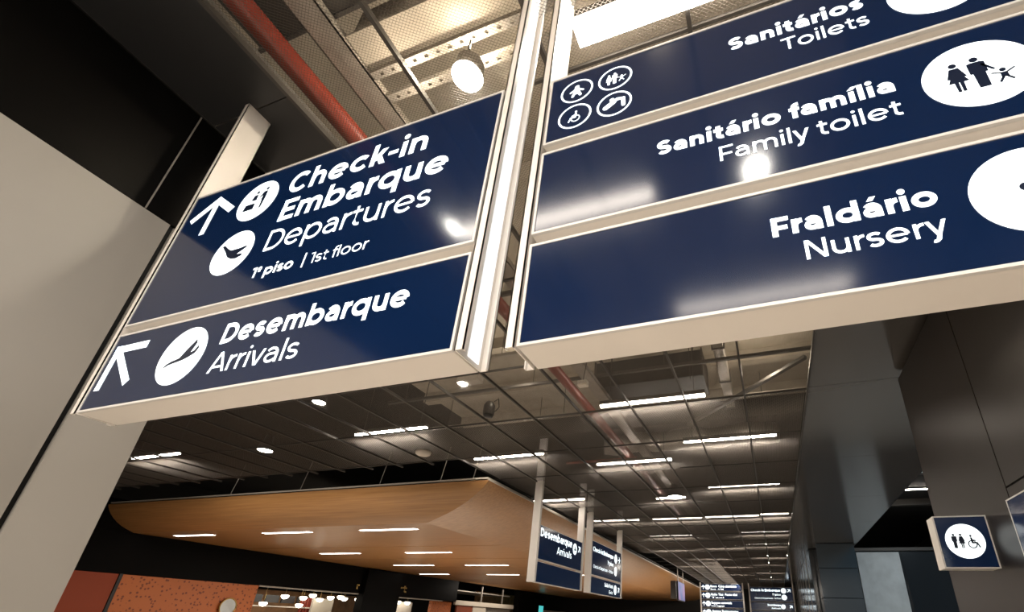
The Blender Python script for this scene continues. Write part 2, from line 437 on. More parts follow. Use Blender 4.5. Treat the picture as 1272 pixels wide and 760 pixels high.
# ------------------------------------------------------------------ pictograms (x-z plane)
def fig_man(mb, cx, zb, h, y):
    u = h / 10
    mb.disc(cx, zb + 9.2 * u, .8 * u, y, 16)
    mb.poly([(cx - 1.6 * u, zb + 8 * u), (cx - 1.0 * u, zb + 8.3 * u)][::-1] + [(cx - 1.6 * u, zb + 4.6 * u), (cx - 1.1 * u, zb + 4.6 * u), (cx - 1.0 * u, zb + 0), (cx + 1.0 * u, zb + 0), (cx + 1.1 * u, zb + 4.6 * u), (cx + 1.6 * u, zb + 4.6 * u), (cx + 1.6 * u, zb + 8 * u), (cx + 1.0 * u, zb + 8.3 * u)], y)
def fig_woman(mb, cx, zb, h, y):
    u = h / 10
    mb.disc(cx, zb + 9.2 * u, .8 * u, y, 16)
    mb.poly([(cx - .9 * u, zb + 8.2 * u), (cx - 1.9 * u, zb + 4.9 * u), (cx - 1.4 * u, zb + 4.7 * u), (cx - 2.0 * u, zb + 3.2 * u), (cx + 2.0 * u, zb + 3.2 * u), (cx + 1.4 * u, zb + 4.7 * u), (cx + 1.9 * u, zb + 4.9 * u), (cx + .9 * u, zb + 8.2 * u)], y)
    mb.poly([(cx - .9 * u, zb + 3.2 * u), (cx - .8 * u, zb), (cx - .15 * u, zb), (cx - .1 * u, zb + 3.2 * u)], y)
    mb.poly([(cx + .1 * u, zb + 3.2 * u), (cx + .15 * u, zb), (cx + .8 * u, zb), (cx + .9 * u, zb + 3.2 * u)], y)
def fig_child(mb, cx, zb, h, y):
    u = h / 10
    mb.disc(cx, zb + 8.4 * u, 1.4 * u, y, 14)
    mb.poly([(cx - 1.4 * u, zb + 6.6 * u), (cx - 1.6 * u, zb + 3 * u), (cx + 1.6 * u, zb + 3 * u), (cx + 1.4 * u, zb + 6.6 * u)], y)
    mb.limb(cx - 1 * u, zb + 6 * u, cx - 4.5 * u, zb + 7.6 * u, .9 * u, y)
    mb.limb(cx + 1 * u, zb + 6 * u, cx + 4.6 * u, zb + 8.2 * u, .9 * u, y)
    mb.limb(cx - .8 * u, zb + 3.2 * u, cx - 2.6 * u, zb + .3 * u, 1.2 * u, y)
    mb.limb(cx + .8 * u, zb + 3.2 * u, cx + 2.6 * u, zb + .6 * u, 1.2 * u, y)
def fig_wheel(mb, cx, zb, h, y, s=1):
    u = h / 10
    mb.disc(cx - .3 * u * s, zb + 9 * u, .8 * u, y, 14)
    mb.ring(cx - .2 * u * s, zb + 2.9 * u, 2.3 * u, 3.0 * u, y, 26)
    mb.limb(cx - .3 * u * s, zb + 7.4 * u, cx, zb + 4.2 * u, 1.3 * u, y)
    mb.limb(cx, zb + 4.0 * u, cx + 2.8 * u * s, zb + 4.0 * u, 1.1 * u, y)
    mb.limb(cx + 2.8 * u * s, zb + 4.0 * u, cx + 4.0 * u * s, zb + .9 * u, 1.0 * u, y)
    mb.limb(cx - .1 * u * s, zb + 6.2 * u, cx + 2.2 * u * s, zb + 5.6 * u, .7 * u, y)

def icon_arrow(mb, cx, cz, r, ang, w, y):
    """straight arrow with two square-ended wings, pointing along ang"""
    def P(a, b): return (cx + a * cos(ang) - b * sin(ang), cz + a * sin(ang) + b * cos(ang))
    t = P(r, 0); b = P(-r, 0)
    mb.stroke(*b, *P(r - w * .5, 0), w, y)
    for s in (1, -1):
        mb.stroke(*P(r - w * .35, -s * w * .35), *P(r - 0.95 * r, s * (0.98 * r)), w, y)

# ------------------------------------------------------------------ structure: floor, ceilings, walls
ZC = 5.485
tag(MB().box(-34, 10, -9, 64, -0.2, 0.0).build('floor', FLOOR), kind='structure')

# left wall: beige lacquered panels with a black band above
wl = tag(MB().box(-4.75, -4.335, -9, 1.93, 0.0, ZC + .05).build('wall_left', GAP), kind='structure')
MB().box(-4.335, -4.304, -3.2, 1.500, 0.02, 4.375).build('wall_panel', BEIGE, wl)
MB().box(-4.335, -4.304, -9, -3.23, 0.02, 4.375).build('wall_panel', BEIGE, wl)
MB().box(-4.75, -4.304, 1.535, 1.94, 0.02, 4.375).build('wall_panel', BEIGE, wl)
for y0, y1 in ((-9, -1.2), (-1.19, 1.320), (1.330, 1.94)):
    MB().box(-4.335, -4.309, y0, y1, 4.385, ZC - .012).build('band_panel', BLACK, wl)
tag(MB().box(-4.335, -4.305, 1.320, 1.330, 4.385, ZC - .012).build('band_joint', STEEL, wl))

ceil = tag(empty('ceiling', (0, 0, ZC)), kind='structure')
# solid slate panels beside the left wall
for x0, x1, y0, y1 in ((-4.30, -3.39, -2.6, -.62), (-4.30, -3.39, -.61, 1.42), (-4.30, -3.39, 1.43, 1.92), (-4.30, -3.39, -4.6, -2.61)):
    MB().box(x0, x1, y0, y1, 0, .03).build('slate_panel', SLATE, ceil)
tag(MB().box(-3.40, -3.365, -7, 1.93, -.02, .05).build('edge_angle', DSTEEL, ceil))

def mesh_panel_mesh(LX, LY, a, b, w, h):
    """expanded metal: diamond strands, each a flat web plus an upright edge"""
    nx = int(LX / a); ny = int(LY / b); vs = []; fs = []
    for i in range(nx):
        for j in range(ny):
            if (i + j) % 2: x0, y0, x1, y1 = i * a, (j + 1) * b, (i + 1) * a, j * b
            else: x0, y0, x1, y1 = i * a, j * b, (i + 1) * a, (j + 1) * b
            n = len(vs)
            vs += [(x0, y0 - w, 0), (x1, y1 - w, 0), (x1, y1 + w, 0), (x0, y0 + w, 0), (x1, y1 - w, h), (x0, y0 - w, h)]
            fs += [(n, n + 1, n + 2, n + 3), (n, n + 1, n + 4, n + 5)]
    me = bpy.data.meshes.new('mesh_panel'); me.from_pydata(vs, [], fs); me.materials.append(MESH); me.update()
    return me
PX, PY, X0, Y0 = 1.08, 2.07, 0.94, 1.95
near_mesh = mesh_panel_mesh(PX - .01, PY - .01, .0175, .0125, .0013, .0017)
far_mesh = mesh_panel_mesh(PX - .01, PY - .01, .036, .026, .0020, .0066)
cols = range(1, 27); n_panel = 0
for r in range(-5, 27):
    y = Y0 + PY * r
    for c in cols:
        x = X0 - PX * c
        if r <= -1 and x < -3.4: continue
        if r > 3 and x < -8.6: continue
        if y > 28 and x < -7.7: continue
        if r < -3 and (x < -2.4): continue
        o = bpy.data.objects.new('mesh_panel', near_mesh if r <= 2 else far_mesh); COL.objects.link(o)
        o.parent = ceil; o.location = (x + .005, y + .005, 0); n_panel += 1
print('mesh panels', n_panel)
# runners between the panels
for c in range(0, 27):
    x = X0 - PX * c
    y0 = -7 if c <= 4 else 1.9
    y1 = 58 if c <= 8 else 10.5
    MB().box(x - .016, x + .016, y0, y1, -.038, .012).build('grid_bar', BAR, ceil)
for r in range(-4, 28):
    y = Y0 + PY * r
    x0 = -3.4 if r < 0 else (-27 if r <= 4 else -8.5)
    MB().box(x0, X0, y - .011, y + .011, -.022, .014).build('cross_bar', BAR, ceil)

# concrete deck above the near panels and the dark void above the rest
deck = tag(MB().box(-8.8, 2.2, -9, 11.6, 7.3, 7.6).build('ceiling_2', SLAB), kind='structure')
for y in (3.6, 5.6, 7.6, 9.6, 11.4):
    MB().box(-8.8, 2.2, y, y + .22, 7.02, 7.31).build('deck_rib', SLAB, deck)
tag(MB().box(-34, 10, 11.6, 64, 8.4, 8.6).build('ceiling_3', DARK), kind='structure')
tag(MB().box(-34, -8.8, -9, 11.6, 8.0, 8.2).build('ceiling_4', DARK), kind='structure')
tag(MB().box(-8.8, 10, 11.6, 11.8, 6.5, 8.6).build('trim_1', DARK), kind='structure')

# glossy grey soffit on the right, seen from below, in lengths
sof = tag(MB().box(0.985, 4.0, -9, 58, ZC + .03, ZC + .25).build('ceiling_5', GAP), kind='structure')
ys = [-5, 0, 4.0, 8.12, 12.3, 16.5, 20.7, 24.9, 27.6]
for a, b in zip(ys[:-1], ys[1:]):
    MB().box(0.965, 4.0, a + .006, b - .006, ZC, ZC + .03).build('soffit_panel', SOFF, sof)
MB().box(0.965, 1.95, 27.61, 58, ZC, ZC + .03).build('soffit_panel', SOFF, sof)
tag(MB().box(4.0, 10, -9, 64, 7.4, 7.6).build('ceiling_6', DARK), kind='structure')
tag(MB().box(3.98, 4.06, 8.0, 27.6, ZC + .03, 7.5).build('trim_2', TEALD), kind='structure')

# brown panelled wall on the right
wr = tag(MB().box(2.335, 2.62, -9, 7.96, 0, ZC - .06).build('wall_right', GAP), kind='structure')
for y0, y1, z0, z1 in ((5.645, 7.97, 0.02, ZC - .10), (3.25, 5.625, 2.965, ZC - .10), (0.85, 3.23, 2.965, ZC - .10), (-1.5, .83, 2.965, ZC - .10),
                       (3.25, 5.625, 0.02, 2.945), (0.85, 3.23, 0.02, 2.945), (-1.5, .83, .02, 2.945)):
    MB().box(2.30, 2.336, y0, y1, z0, z1).build('wall_panel', BROWN, wr)
MB().box(2.30, 2.62, 7.96, 7.98, 0.02, ZC - .10).build('wall_end_cap', BROWN, wr)

# far wall on the right with a lighter frosted bay, and the flank wall running away
we = tag(MB().box(2.2, 10, 27.75, 28.0, 0, ZC).build('wall_right_end', TEALD), kind='structure')
MB().box(4.14, 6.05, 27.70, 27.75, 0, ZC - .22).build('frosted_panel', FROST, we)
MB().box(4.0, 10, 27.6, 27.75, ZC - .16, ZC - .01).build('head_beam', DSTEEL, we)
MB().box(6.15, 9.9, 27.70, 27.75, 0, ZC - .22).build('dark_panel', TEALD, we)
wf = tag(MB().box(1.97, 2.25, 28.0, 58, 0, ZC).build('wall_right_far', TEALD), kind='structure')
y = 28.0
while y < 57:
    MB().box(1.92, 1.97, y + .03, y + 2.9, 0, ZC - .03).build('teal_panel', TEAL, wf)
    MB().box(1.90, 1.965, y + 2.93, y + 2.99, 0, ZC - .03).build('joint_cover', STEEL, wf)
    y += 3.0
tag(MB().box(-34, 10, 62, 62.3, 0, 9).build('wall_back', DARK), kind='structure')
tag(MB().box(-34.2, -34, -9, 64, 0, 9).build('wall_left_far', DARK), kind='structure')
tag(MB().box(10, 10.2, -9, 64, 0, 9).build('wall_right_outer', DARK), kind='structure')

# ------------------------------------------------------------------ columns on the right
def column(x0, x1, y0, y1, label):
    t = empty('column', ((x0 + x1) / 2, (y0 + y1) / 2, 0))
    hx, hy = (x1 - x0) / 2, (y1 - y0) / 2
    zz = [0.0, 1.5, 3.0, 4.32, ZC]
    for a, b in zip(zz[:-1], zz[1:]):
        MB().box(-hx, hx, -hy, hy, a + .01, b - .01, .012).build('cladding_panel', TEAL, t)
    MB().box(-hx + .02, hx - .02, -hy + .02, hy - .02, 0, ZC).build('core', GAP, t)
    return tag(t, label, 'column')
column(2.15, 3.85, 26.0, 27.5, 'broad blue-grey metal clad column beside the pale frosted panel')

# ------------------------------------------------------------------ hanging signs
def c_post(parent, x, side, z0, z1, depth=.2, th=.045):
    """channel post beside a sign; side=+1 opens to +x"""
    s = side; w = .006; mb = MB()
    def bx(xa, xb, ya, yb):
        mb.box(min(xa, xb), max(xa, xb), ya, yb, z0, z1)
    bx(x, x + s * w, 0, depth)                       # web against the boxes
    bx(x, x + s * th, 0, w); bx(x, x + s * th, depth - w, depth)
    bx(x + s * (th - w), x + s * th, 0, .022); bx(x + s * (th - w), x + s * th, depth - .022, depth)
    p = mb.build('post', WHITE, parent)
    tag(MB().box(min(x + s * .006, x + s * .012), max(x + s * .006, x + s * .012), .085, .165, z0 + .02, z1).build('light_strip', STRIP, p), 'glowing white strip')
    return p

def sign_box(parent, x0, x1, z0, z1, depth=.2, name='sign_box'):
    """light box: white body, raised white rim, glossy navy face on the -y side"""
    b = MB().box(x0, x1, .012, depth, z0, z1, .003).build(name, WHITE, parent)
    r = .013; rim = MB()
    rim.box(x0, x1, 0, .016, z0, z0 + r); rim.box(x0, x1, 0, .016, z1 - r, z1)
    rim.box(x0, x0 + r, 0, .016, z0 + r, z1 - r); rim.box(x1 - r, x1, 0, .016, z0 + r, z1 - r)
    rim.build('rim', RIM, b)
    MB().box(x0 + r, x1 - r, .004, .012, z0 + r, z1 - r).build('face_panel', NAVY, b)
    return b

YF = .0025   # just in front of the face panel
# --- left sign (Check-in / Departures / Arrivals)
LS = tag(empty('hanging_sign', (-2.47, 1.367, 2.6)), 'large navy hanging sign reading Check-in Embarque Departures and Desembarque Arrivals', 'sign')
def lx(x): return x + 2.47
def lz(z): return z - 2.6
b1 = sign_box(LS, lx(-3.765), lx(-1.165), lz(2.600), lz(3.137))
b2 = sign_box(LS, lx(-3.765), lx(-1.165), lz(3.200), lz(4.355))
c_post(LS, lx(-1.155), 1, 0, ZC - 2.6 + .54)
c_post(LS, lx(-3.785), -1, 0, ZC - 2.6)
for z in (.27, .75, 1.5):
    MB().box(lx(-1.166), lx(-1.154), .03, .17, z - .05, z + .05).build('bracket', DSTEEL, LS)
    MB().box(lx(-3.786), lx(-3.764), .03, .17, z - .05, z + .05).build('bracket', DSTEEL, LS)
def lt(parent, body, x0, x1, zb, cap, bold):
    return letters(parent, body, lx(x0), lx(x1), lz(zb), cap, YF, bold)
BO, RG = .022, .004
lt(b2, 'Check-in', -2.738, -1.640, 4.045, .185, BO)
lt(b2, 'Embarque', -2.705, -1.448, 3.795, .185, BO)
lt(b2, 'Departures', -2.715, -1.506, 3.553, .168, RG)
lt(b2, '1º piso', -2.722, -2.390, 3.348, .078, BO)
MB().stroke(lx(-2.31), lz(3.33), lx(-2.31), lz(3.437), .012, YF).build('lettering', LETTER, b2)
lt(b2, '1st floor', -2.262, -1.850, 3.345, .078, RG)
lt(b1, 'Desembarque', -2.728, -1.473, 2.897, .134, BO)
lt(b1, 'Arrivals', -2.726, -2.090, 2.713, .125, RG)
m = MB(); w = .052
m.stroke(lx(-3.467), lz(3.905), lx(-3.467), lz(4.23), w, YF)
m.poly([(lx(-3.467), lz(4.272)), (lx(-3.695), lz(4.100)), (lx(-3.655), lz(4.058)), (lx(-3.467), lz(4.200))], YF)
m.poly([(lx(-3.467), lz(4.272)), (lx(-3.467), lz(4.200)), (lx(-3.279), lz(4.058)), (lx(-3.239), lz(4.100))], YF)
m.build('arrow', LETTER, b2)
m = MB()
m.stroke(lx(-3.69), lz(3.02), lx(-3.425), lz(2.755), w, YF)
m.stroke(lx(-3.716), lz(3.018), lx(-3.405), lz(3.018), w, YF)
m.stroke(lx(-3.690), lz(3.044), lx(-3.690), lz(2.735), w, YF)
m.build('arrow', LETTER, b1)
YP = .0020
def disc(parent, cx, cz, r=.179):
    return MB().disc(cx, cz, r, YF, 56).build('pictogram_disc', LETTER, parent)
def shape(m, cx, cz, pts):
    n = sum(pts[i][0] * pts[(i + 1) % len(pts)][1] - pts[(i + 1) % len(pts)][0] * pts[i][1] for i in range(len(pts)))
    m.poly([(cx + p[0], cz + p[1]) for p in (pts if n > 0 else pts[::-1])], YP)
# check-in desk: two people and a counter
cx, cz = lx(-3.01), lz(4.080); disc(b2, cx, cz)
m = MB()
shape(m, cx, cz, [(-.109, -.075), (-.100, -.018), (-.012, -.018), (-.012, -.075)])
m.disc(cx - .030, cz + .086, .014, YP, 12); shape(m, cx, cz, [(-.066, .016), (-.052, .060), (-.018, .066), (-.014, .012), (-.032, .010)])
m.disc(cx + .052, cz + .100, .014, YP, 12)
shape(m, cx, cz, [(.030, .078), (.066, .078), (.068, .010), (.060, -.080), (.044, -.080), (.040, -.010), (.034, -.002), (.034, .040), (.012, .020), (.006, .030)])
m.build('pictogram', NAVYDARK, b2)
# departing aeroplane
cx, cz = lx(-3.012), lz(3.625); disc(b2, cx, cz)
m = MB(); shape(m, cx, cz, [(-.129, .081), (-.105, .083), (-.060, .048), (-.020, .022), (.050, .022), (.125, .030), (.118, .012), (.054, -.026), (.101, -.030), (.108, -.050), (.065, -.064), (.016, -.056), (-.030, -.030), (-.070, .020)])
m.build('pictogram', NAVYDARK, b2)
# landing aeroplane
cx, cz = lx(-3.017), lz(2.872); disc(b1, cx, cz, .188)
m = MB(); shape(m, cx, cz, [(-.118, -.072), (-.108, -.048), (-.070, -.030), (-.009, -.016), (.030, .040), (.079, .098), (.092, .070), (.070, .010), (.094, .018), (.117, .055), (.126, .030), (.112, .000), (.070, -.020), (.030, -.034), (-.030, -.044), (-.080, -.052)])
m.build('pictogram', NAVYDARK, b1)

# --- right sign (Toilets / Family toilet / Nursery)
RS = tag(empty('hanging_sign', (0.40, 1.411, 2.6)), 'large navy hanging sign reading Sanitários Toilets, Family toilet and Fraldário Nursery', 'sign')
def rx(x): return x - .40
s1 = sign_box(RS, rx(-.887), rx(1.715), lz(2.600), lz(3.142), .2)
s2 = sign_box(RS, rx(-.887), rx(1.715), lz(3.204), lz(3.755), .2)
s3 = sign_box(RS, rx(-.887), rx(1.715), lz(3.818), lz(4.362), .2)
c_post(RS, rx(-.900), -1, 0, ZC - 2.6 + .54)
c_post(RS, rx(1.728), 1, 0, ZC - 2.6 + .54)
for z in (.27, .85, 1.45):
    MB().box(rx(-.901), rx(-.886), .03, .17, z - .05, z + .05).build('bracket', DSTEEL, RS)
    MB().box(rx(1.714), rx(1.729), .03, .17, z - .05, z + .05).build('bracket', DSTEEL, RS)
def rt(parent, body, x0, x1, zb, cap, bold):
    return letters(parent, body, rx(x0), rx(x1), lz(zb), cap, YF, bold)
rt(s3, 'Sanitários', .074, .655, 4.108, .093, BO + .008)
rt(s3, 'Toilets', .300, .656, 3.978, .088, RG + .004)
rt(s2, 'Sanitário família', -.290, .657, 3.508, .090, BO + .008)
rt(s2, 'Family toilet', -.022, .655, 3.368, .088, RG + .004)
rt(s1, 'Fraldário', .134, .660, 2.897, .092, BO + .008)
rt(s1, 'Nursery', .232, .660, 2.768, .086, RG + .004)
CX = rx(.920)
for p, z in ((s3, 4.092), (s2, 3.4835), (s1, 2.886)): disc(p, CX, lz(z))
m = MB(); z = lz(4.092)
fig_man(m, CX - .05, z - .07, .15, YP); fig_woman(m, CX + .05, z - .07, .15, YP)
m.build('pictogram', NAVYDARK, s3)
m = MB(); z = lz(3.400)
fig_woman(m, rx(.853), z + .004, .165, YP); fig_man(m, rx(.922), z, .175, YP); fig_child(m, rx(.988), z + .003, .075, YP)
m.limb(rx(.940), z + .125, rx(.966), z + .085, .010, YP)
m.build('pictogram', NAVYDARK, s2)
m = MB(); z = lz(2.886)
m.disc(CX - .025, z + .012, .018, YP, 14); m.limb(CX + .0, z - .000, CX + .05, z - .005, .032, YP)
m.limb(CX + .04, z - .005, CX + .075, z + .035, .016, YP); m.limb(CX + .04, z - .015, CX + .075, z - .040, .016, YP)
m.stroke(CX - .03, z - .055, CX + .10, z - .055, .012, YP)
m.build('pictogram', NAVYDARK, s1)
for p, z in ((s3, 4.092), (s2, 3.4835), (s1, 2.886)):
    mm = MB(); icon_arrow(mm, rx(1.36), lz(z), .13, 0, .045, YF); mm.build('arrow', LETTER, p)
# four small ringed pictograms
for ix, iz, k in ((-.723, 4.197, 0), (-.506, 4.198, 1), (-.723, 3.985, 2), (-.506, 3.985, 3)):
    x, z = rx(ix), lz(iz); mm = MB().ring(x, z, .083, .094, YF, 44)
    if k == 0:
        mm.disc(x, z + .034, .014, YF, 14); mm.limb(x, z + .012, x, z - .010, .036, YF)
        mm.limb(x - .01, z + .012, x - .036, z - .004, .013, YF); mm.limb(x + .01, z + .012, x + .036, z - .004, .013, YF)
        mm.limb(x - .012, z - .014, x - .022, z - .040, .017, YF); mm.limb(x + .012, z - .014, x + .022, z - .040, .017, YF)
    elif k == 1:
        fig_woman(mm, x - .034, z - .045, .085, YF); fig_man(mm, x - .002, z - .045, .092, YF); fig_child(mm, x + .036, z - .036, .048, YF)
    elif k == 2:
        fig_wheel(mm, x + .004, z - .045, .088, YF, -1)
    else:
        mm.limb(x + .015, z + .030, x + .048, z + .022, .020, YF); mm.limb(x + .048, z + .022, x + .050, z - .030, .022, YF)
        mm.limb(x - .045, z - .018, x - .005, z + .012, .032, YF); mm.disc(x - .012, z + .034, .014, YF, 12)
        mm.limb(x + .015, z + .028, x - .012, z + .006, .020, YF)
    mm.build('pictogram', LETTER, s3)

# ------------------------------------------------------------------ signs on the right wall
def flag_sign():
    t = tag(empty('restroom_sign', (2.045, 6.3, 2.26)), 'small square navy box sign with white restroom pictogram disc, projecting from brown wall', 'sign')
    b = sign_box(t, -.255, .255, 0, .56, .23)
    MB().box(.255, .262, .06, .17, .12, .44).build('wall_plate', DSTEEL, t)
    disc(b, .0, .285, .185)
    m = MB(); z = .22
    fig_man(m, -.098, z - .01, .155, YP); fig_woman(m, -.032, z - .01, .155, YP); fig_wheel(m, .065, z - .012, .145, YP)
    m.build('pictogram', NAVYDARK, b)
flag_sign()
t = tag(empty('wall_sign', (2.262, 5.66, 2.26), -pi / 2), 'navy wall sign with white rim cut by the right edge of the photo', 'sign')
b = sign_box(t, .02, 1.18, 0, .57, .036)
disc(b, .95, .285, .17)
mm = MB(); fig_man(mm, .91, .22, .14, YP); fig_woman(mm, .99, .22, .14, YP); mm.build('pictogram', NAVYDARK, b)

# ------------------------------------------------------------------ signs farther along the hall
def rpost(parent, x, z1, w=.10, d=.16, y=0):
    return MB().box(x - w / 2, x + w / 2, y - .0, y + d, 0, z1, .004).build('post', WHITE, parent)
FS = tag(empty('hanging_sign', (-6.43, 12.75, 2.56), pi / 2), 'distant navy Desembarque Arrivals sign hanging in front of the wooden canopy', 'sign')
b = sign_box(FS, .10, 3.62, .64, 1.62, .16); c = sign_box(FS, .10, 3.62, .0, .58, .16)
MB().box(-.02, .09, -.02, .22, 0, ZC - 2.56 + 1.9).build('post', WHITE, FS)
MB().box(3.63, 3.74, -.02, .22, 0, ZC - 2.56 + .9).build('post', WHITE, FS)
letters(b, 'Desembarque', .20, 2.68, 1.30, .25, YF, .024)
letters(b, 'Arrivals', 1.45, 2.68, .94, .22, YF, .008)
MB().disc(2.95, 1.30, .19, YF, 30).build('pictogram_disc', LETTER, b)
MB().poly([(2.83, 1.25), (2.92, 1.30), (2.92, 1.40), (2.96, 1.40), (3.0, 1.31), (3.07, 1.30), (3.07, 1.25)][::-1], YP).build('pictogram', NAVYDARK, b)
mm = MB(); icon_arrow(mm, 3.36, 1.33, .13, pi / 4, .05, YF); mm.build('arrow', LETTER, b)
FS2 = tag(empty('hanging_sign', (-6.43, 17.3, 2.56), pi / 2), 'distant navy Check-in Embarque sign, farther of the pair before the wooden canopy', 'sign')
b = sign_box(FS2, .10, 3.95, .64, 1.88, .16); c = sign_box(FS2, .10, 3.95, .0, .58, .16)
MB().box(-.02, .09, -.02, .22, 0, ZC - 2.56 + .9).build('post', WHITE, FS2)
MB().box(3.96, 4.07, -.02, .22, 0, ZC - 2.56 + .9).build('post', WHITE, FS2)
letters(b, 'Check-in Embarque', .25, 2.85, 1.50, .17, YF, .024)
letters(b, '1º piso', 2.05, 2.85, 1.19, .16, YF, .02)
letters(b, 'Check-in Departures - 1st floor', .35, 2.85, .90, .12, YF, .006)
for zz in (1.55, 1.03): MB().disc(3.18, zz, .19, YF, 30).build('pictogram_disc', LETTER, b)
mm = MB(); icon_arrow(mm, 3.65, 1.55, .14, 0, .05, YF); mm.build('arrow', LETTER, b)
letters(c, 'Saída Hotel', 1.75, 2.85, .33, .14, YF, .024)
letters(c, 'Exit', 2.35, 2.85, .10, .12, YF, .006)
MB().disc(3.18, .29, .19, YF, 30).build('pictogram_disc', LETTER, c)
mm = MB(); icon_arrow(mm, 3.65, .30, .13, pi / 4, .05, YF); mm.build('arrow', LETTER, c)

# overhead pair at the far end
OV = tag(empty('overhead_sign', (-4.9, 50, 1.7)), 'far end navy overhead sign with stacked rows and upward arrows, left of the pair', 'sign')
rows = [(3.36, 'Banco  Caixa eletrônico', 'Bank  ATM'), (2.62, 'Rádio Táxi  Ponto táxi', 'Taxi'), (1.88, 'Bagagem extraviada', 'Lost luggage'), (1.14, 'Acesso Restaurantes', 'Food court'), (.40, 'Estacionamento', 'Parking')]
for z, a, e in rows:
    b = sign_box(OV, -1.95, 1.95, z - .34, z + .30, .2)
    letters(b, a, -1.02, 1.45 if len(a) > 18 else .9, z + .0, .19, YF, .03)
    letters(b, e, -1.02, .2, z - .25, .14, YF, .01)
    MB().disc(-1.32, z, .235, YF, 24).build('pictogram_disc', LETTER, b)
    mm = MB(); icon_arrow(mm, -1.72, z, .18, pi / 2, .06, YF); mm.build('arrow', LETTER, b)
for x in (-2.02, 2.02): MB().box(x - .05, x + .05, 0, .2, 0, ZC - 1.7).build('post', WHITE, OV)
OV2 = tag(empty('overhead_sign', (-.35, 50, 1.7)), 'far end navy overhead Check-in Embarque sign, right of the pair', 'sign')
b = sign_box(OV2, -1.9, 1.9, 2.17, 3.42, .2)
letters(b, 'Check-in Embarque', -1.8, .85, 3.05, .22, YF, .03)
letters(b, '1º piso', .1, .85, 2.70, .18, YF, .02)
letters(b, 'Check-in Departures - 1st floor', -1.5, .85, 2.40, .13, YF, .008)
for zz in (3.12, 2.55): MB().disc(1.13, zz, .235, YF, 24).build('pictogram_disc', LETTER, b)
mm = MB(); icon_arrow(mm, 1.58, 3.12, .17, pi / 4, .06, YF); mm.build('arrow', LETTER, b)
for zz, a in ((1.42, 'Desembarque'), (.68, 'Estacionamento')):
    b = sign_box(OV2, -1.9, 1.9, zz, zz + .68, .2)
    letters(b, a, -.4, .75, zz + .38, .17, YF, .03)
    letters(b, 'Arrivals' if zz > 1 else 'Parking', -.1, .75, zz + .12, .14, YF, .01)
    MB().disc(.95, zz + .33, .2, YF, 24).build('pictogram_disc', LETTER, b)
    mm = MB(); icon_arrow(mm, 1.62, zz + .33, .15, pi / 4, .06, YF); mm.build('arrow', LETTER, b)
for x in (-1.97, 1.97): MB().box(x - .05, x + .05, 0, .2, 0, ZC - 1.7).build('post', WHITE, OV2)

# ------------------------------------------------------------------ linear lights in the mesh ceiling
def make_linear(length, wdt=.07, tm=None, top=7.3):
    t = empty('linear_light', (0, 0, 0))
    MB().box(-length / 2, length / 2, -wdt / 2 - .012, wdt / 2 + .012, -.005, .075).build('housing', DSTEEL, t)
    MB().box(-length / 2 + .01, length / 2 - .01, -wdt / 2, wdt / 2, -.05, -.005, .004).build('diffuser', tm or TUBEM, t)
    for s in (-.8, .8):
        MB().tube([(s * length / 2, 0, .075), (s * length / 2, 0, top - ZC - .16)], .008, 6).build('hanger', DSTEEL, t)
    return t
def linear(proto, x0, x1, y, label, group='linear ceiling lights', z=ZC + .16):
    k = (z - 1.6) / (ZC + .1 - 1.6) if z > ZC + .05 else 1.0     # the lamps hang above the mesh
    t = copy_tree(proto); t.location = ((x0 + x1) / 2 * k, y * k, z)
    return tag(t, label, 'ceiling light', group)
L2 = make_linear(2.14); L1 = make_linear(1.04, top=8.4); LW = make_linear(1.92, .17); LM = make_linear(2.14, .09, TUBED, 6.0); LF = make_linear(2.14, .07, TUBEF, 8.4); LB = make_linear(2.14, top=8.4)
spec = [
 (L2, -2.97, -.83, 8.12, 'lit linear ceiling light nearest below the right sign, right of red pipe'),
 (L2, -1.70, .44, 10.56, 'lit linear ceiling light nearest the grey soffit, second row beyond the right sign'),
 (L2, -7.50, -5.36, 10.56, 'lit linear ceiling light above the corner of the wooden canopy'),
 (L2, -9.40, -7.26, 8.22, 'lit linear ceiling light below the left sign, beside the round detector'),
 (L2, -17.9, -15.8, 8.16, 'lit linear ceiling light at far left beside the beige wall'),
 (LB, -3.95, -2.56, 11.77, 'lit linear ceiling light crossed by the red pipe'),
 (LB, -1.61, .48, 14.72, 'long lit linear ceiling light in the fourth row, right of the dome lamp'),
 (L1, -3.6, -2.5, 15.9, 'short lit linear ceiling light behind the dome lamp'),
 (LB, -8.2, -6.1, 15.5, 'lit linear ceiling light behind the far hanging sign posts'),
 (L1, -.19, .80, 19.1, 'short lit linear ceiling light close to the grey soffit'),
]
for pr, a, b_, y, lab in spec: linear(pr, a, b_, y, lab)
far = ((-4.6, 19.4, 'first', 'middle'), (-2.4, 19.3, 'first', 'right'), (-7.2, 19.4, 'first', 'left'), (-1.2, 23.0, 'second', 'right'), (-5.6, 23.4, 'second', 'left'),
       (-1.2, 26.5, 'third', 'right'), (-3.4, 27.0, 'third', 'middle'), (-6.3, 27.6, 'third', 'left'), (-.9, 31.0, 'fourth', 'right'), (-4.6, 31.5, 'fourth', 'left'),
       (-1.2, 34.6, 'fifth', 'right'), (-3.4, 36.0, 'fifth', 'middle'), (-6.3, 35.6, 'fifth', 'left'), (-1.2, 40.0, 'sixth', 'right'), (-4.0, 41.5, 'sixth', 'left'), (-1.4, 45.0, 'seventh', 'right'))
for a, y, row, side in far:
    linear(LF, a, a + 2.14, y, 'small far ceiling light strip, %s, %s row beyond the dome lamp' % (side, row), 'far linear ceiling lights', z=ZC + .15)
linear(LW, -.94, .98, 1.725, 'broad bright linear light above the top edge of the right sign', z=ZC + .0)
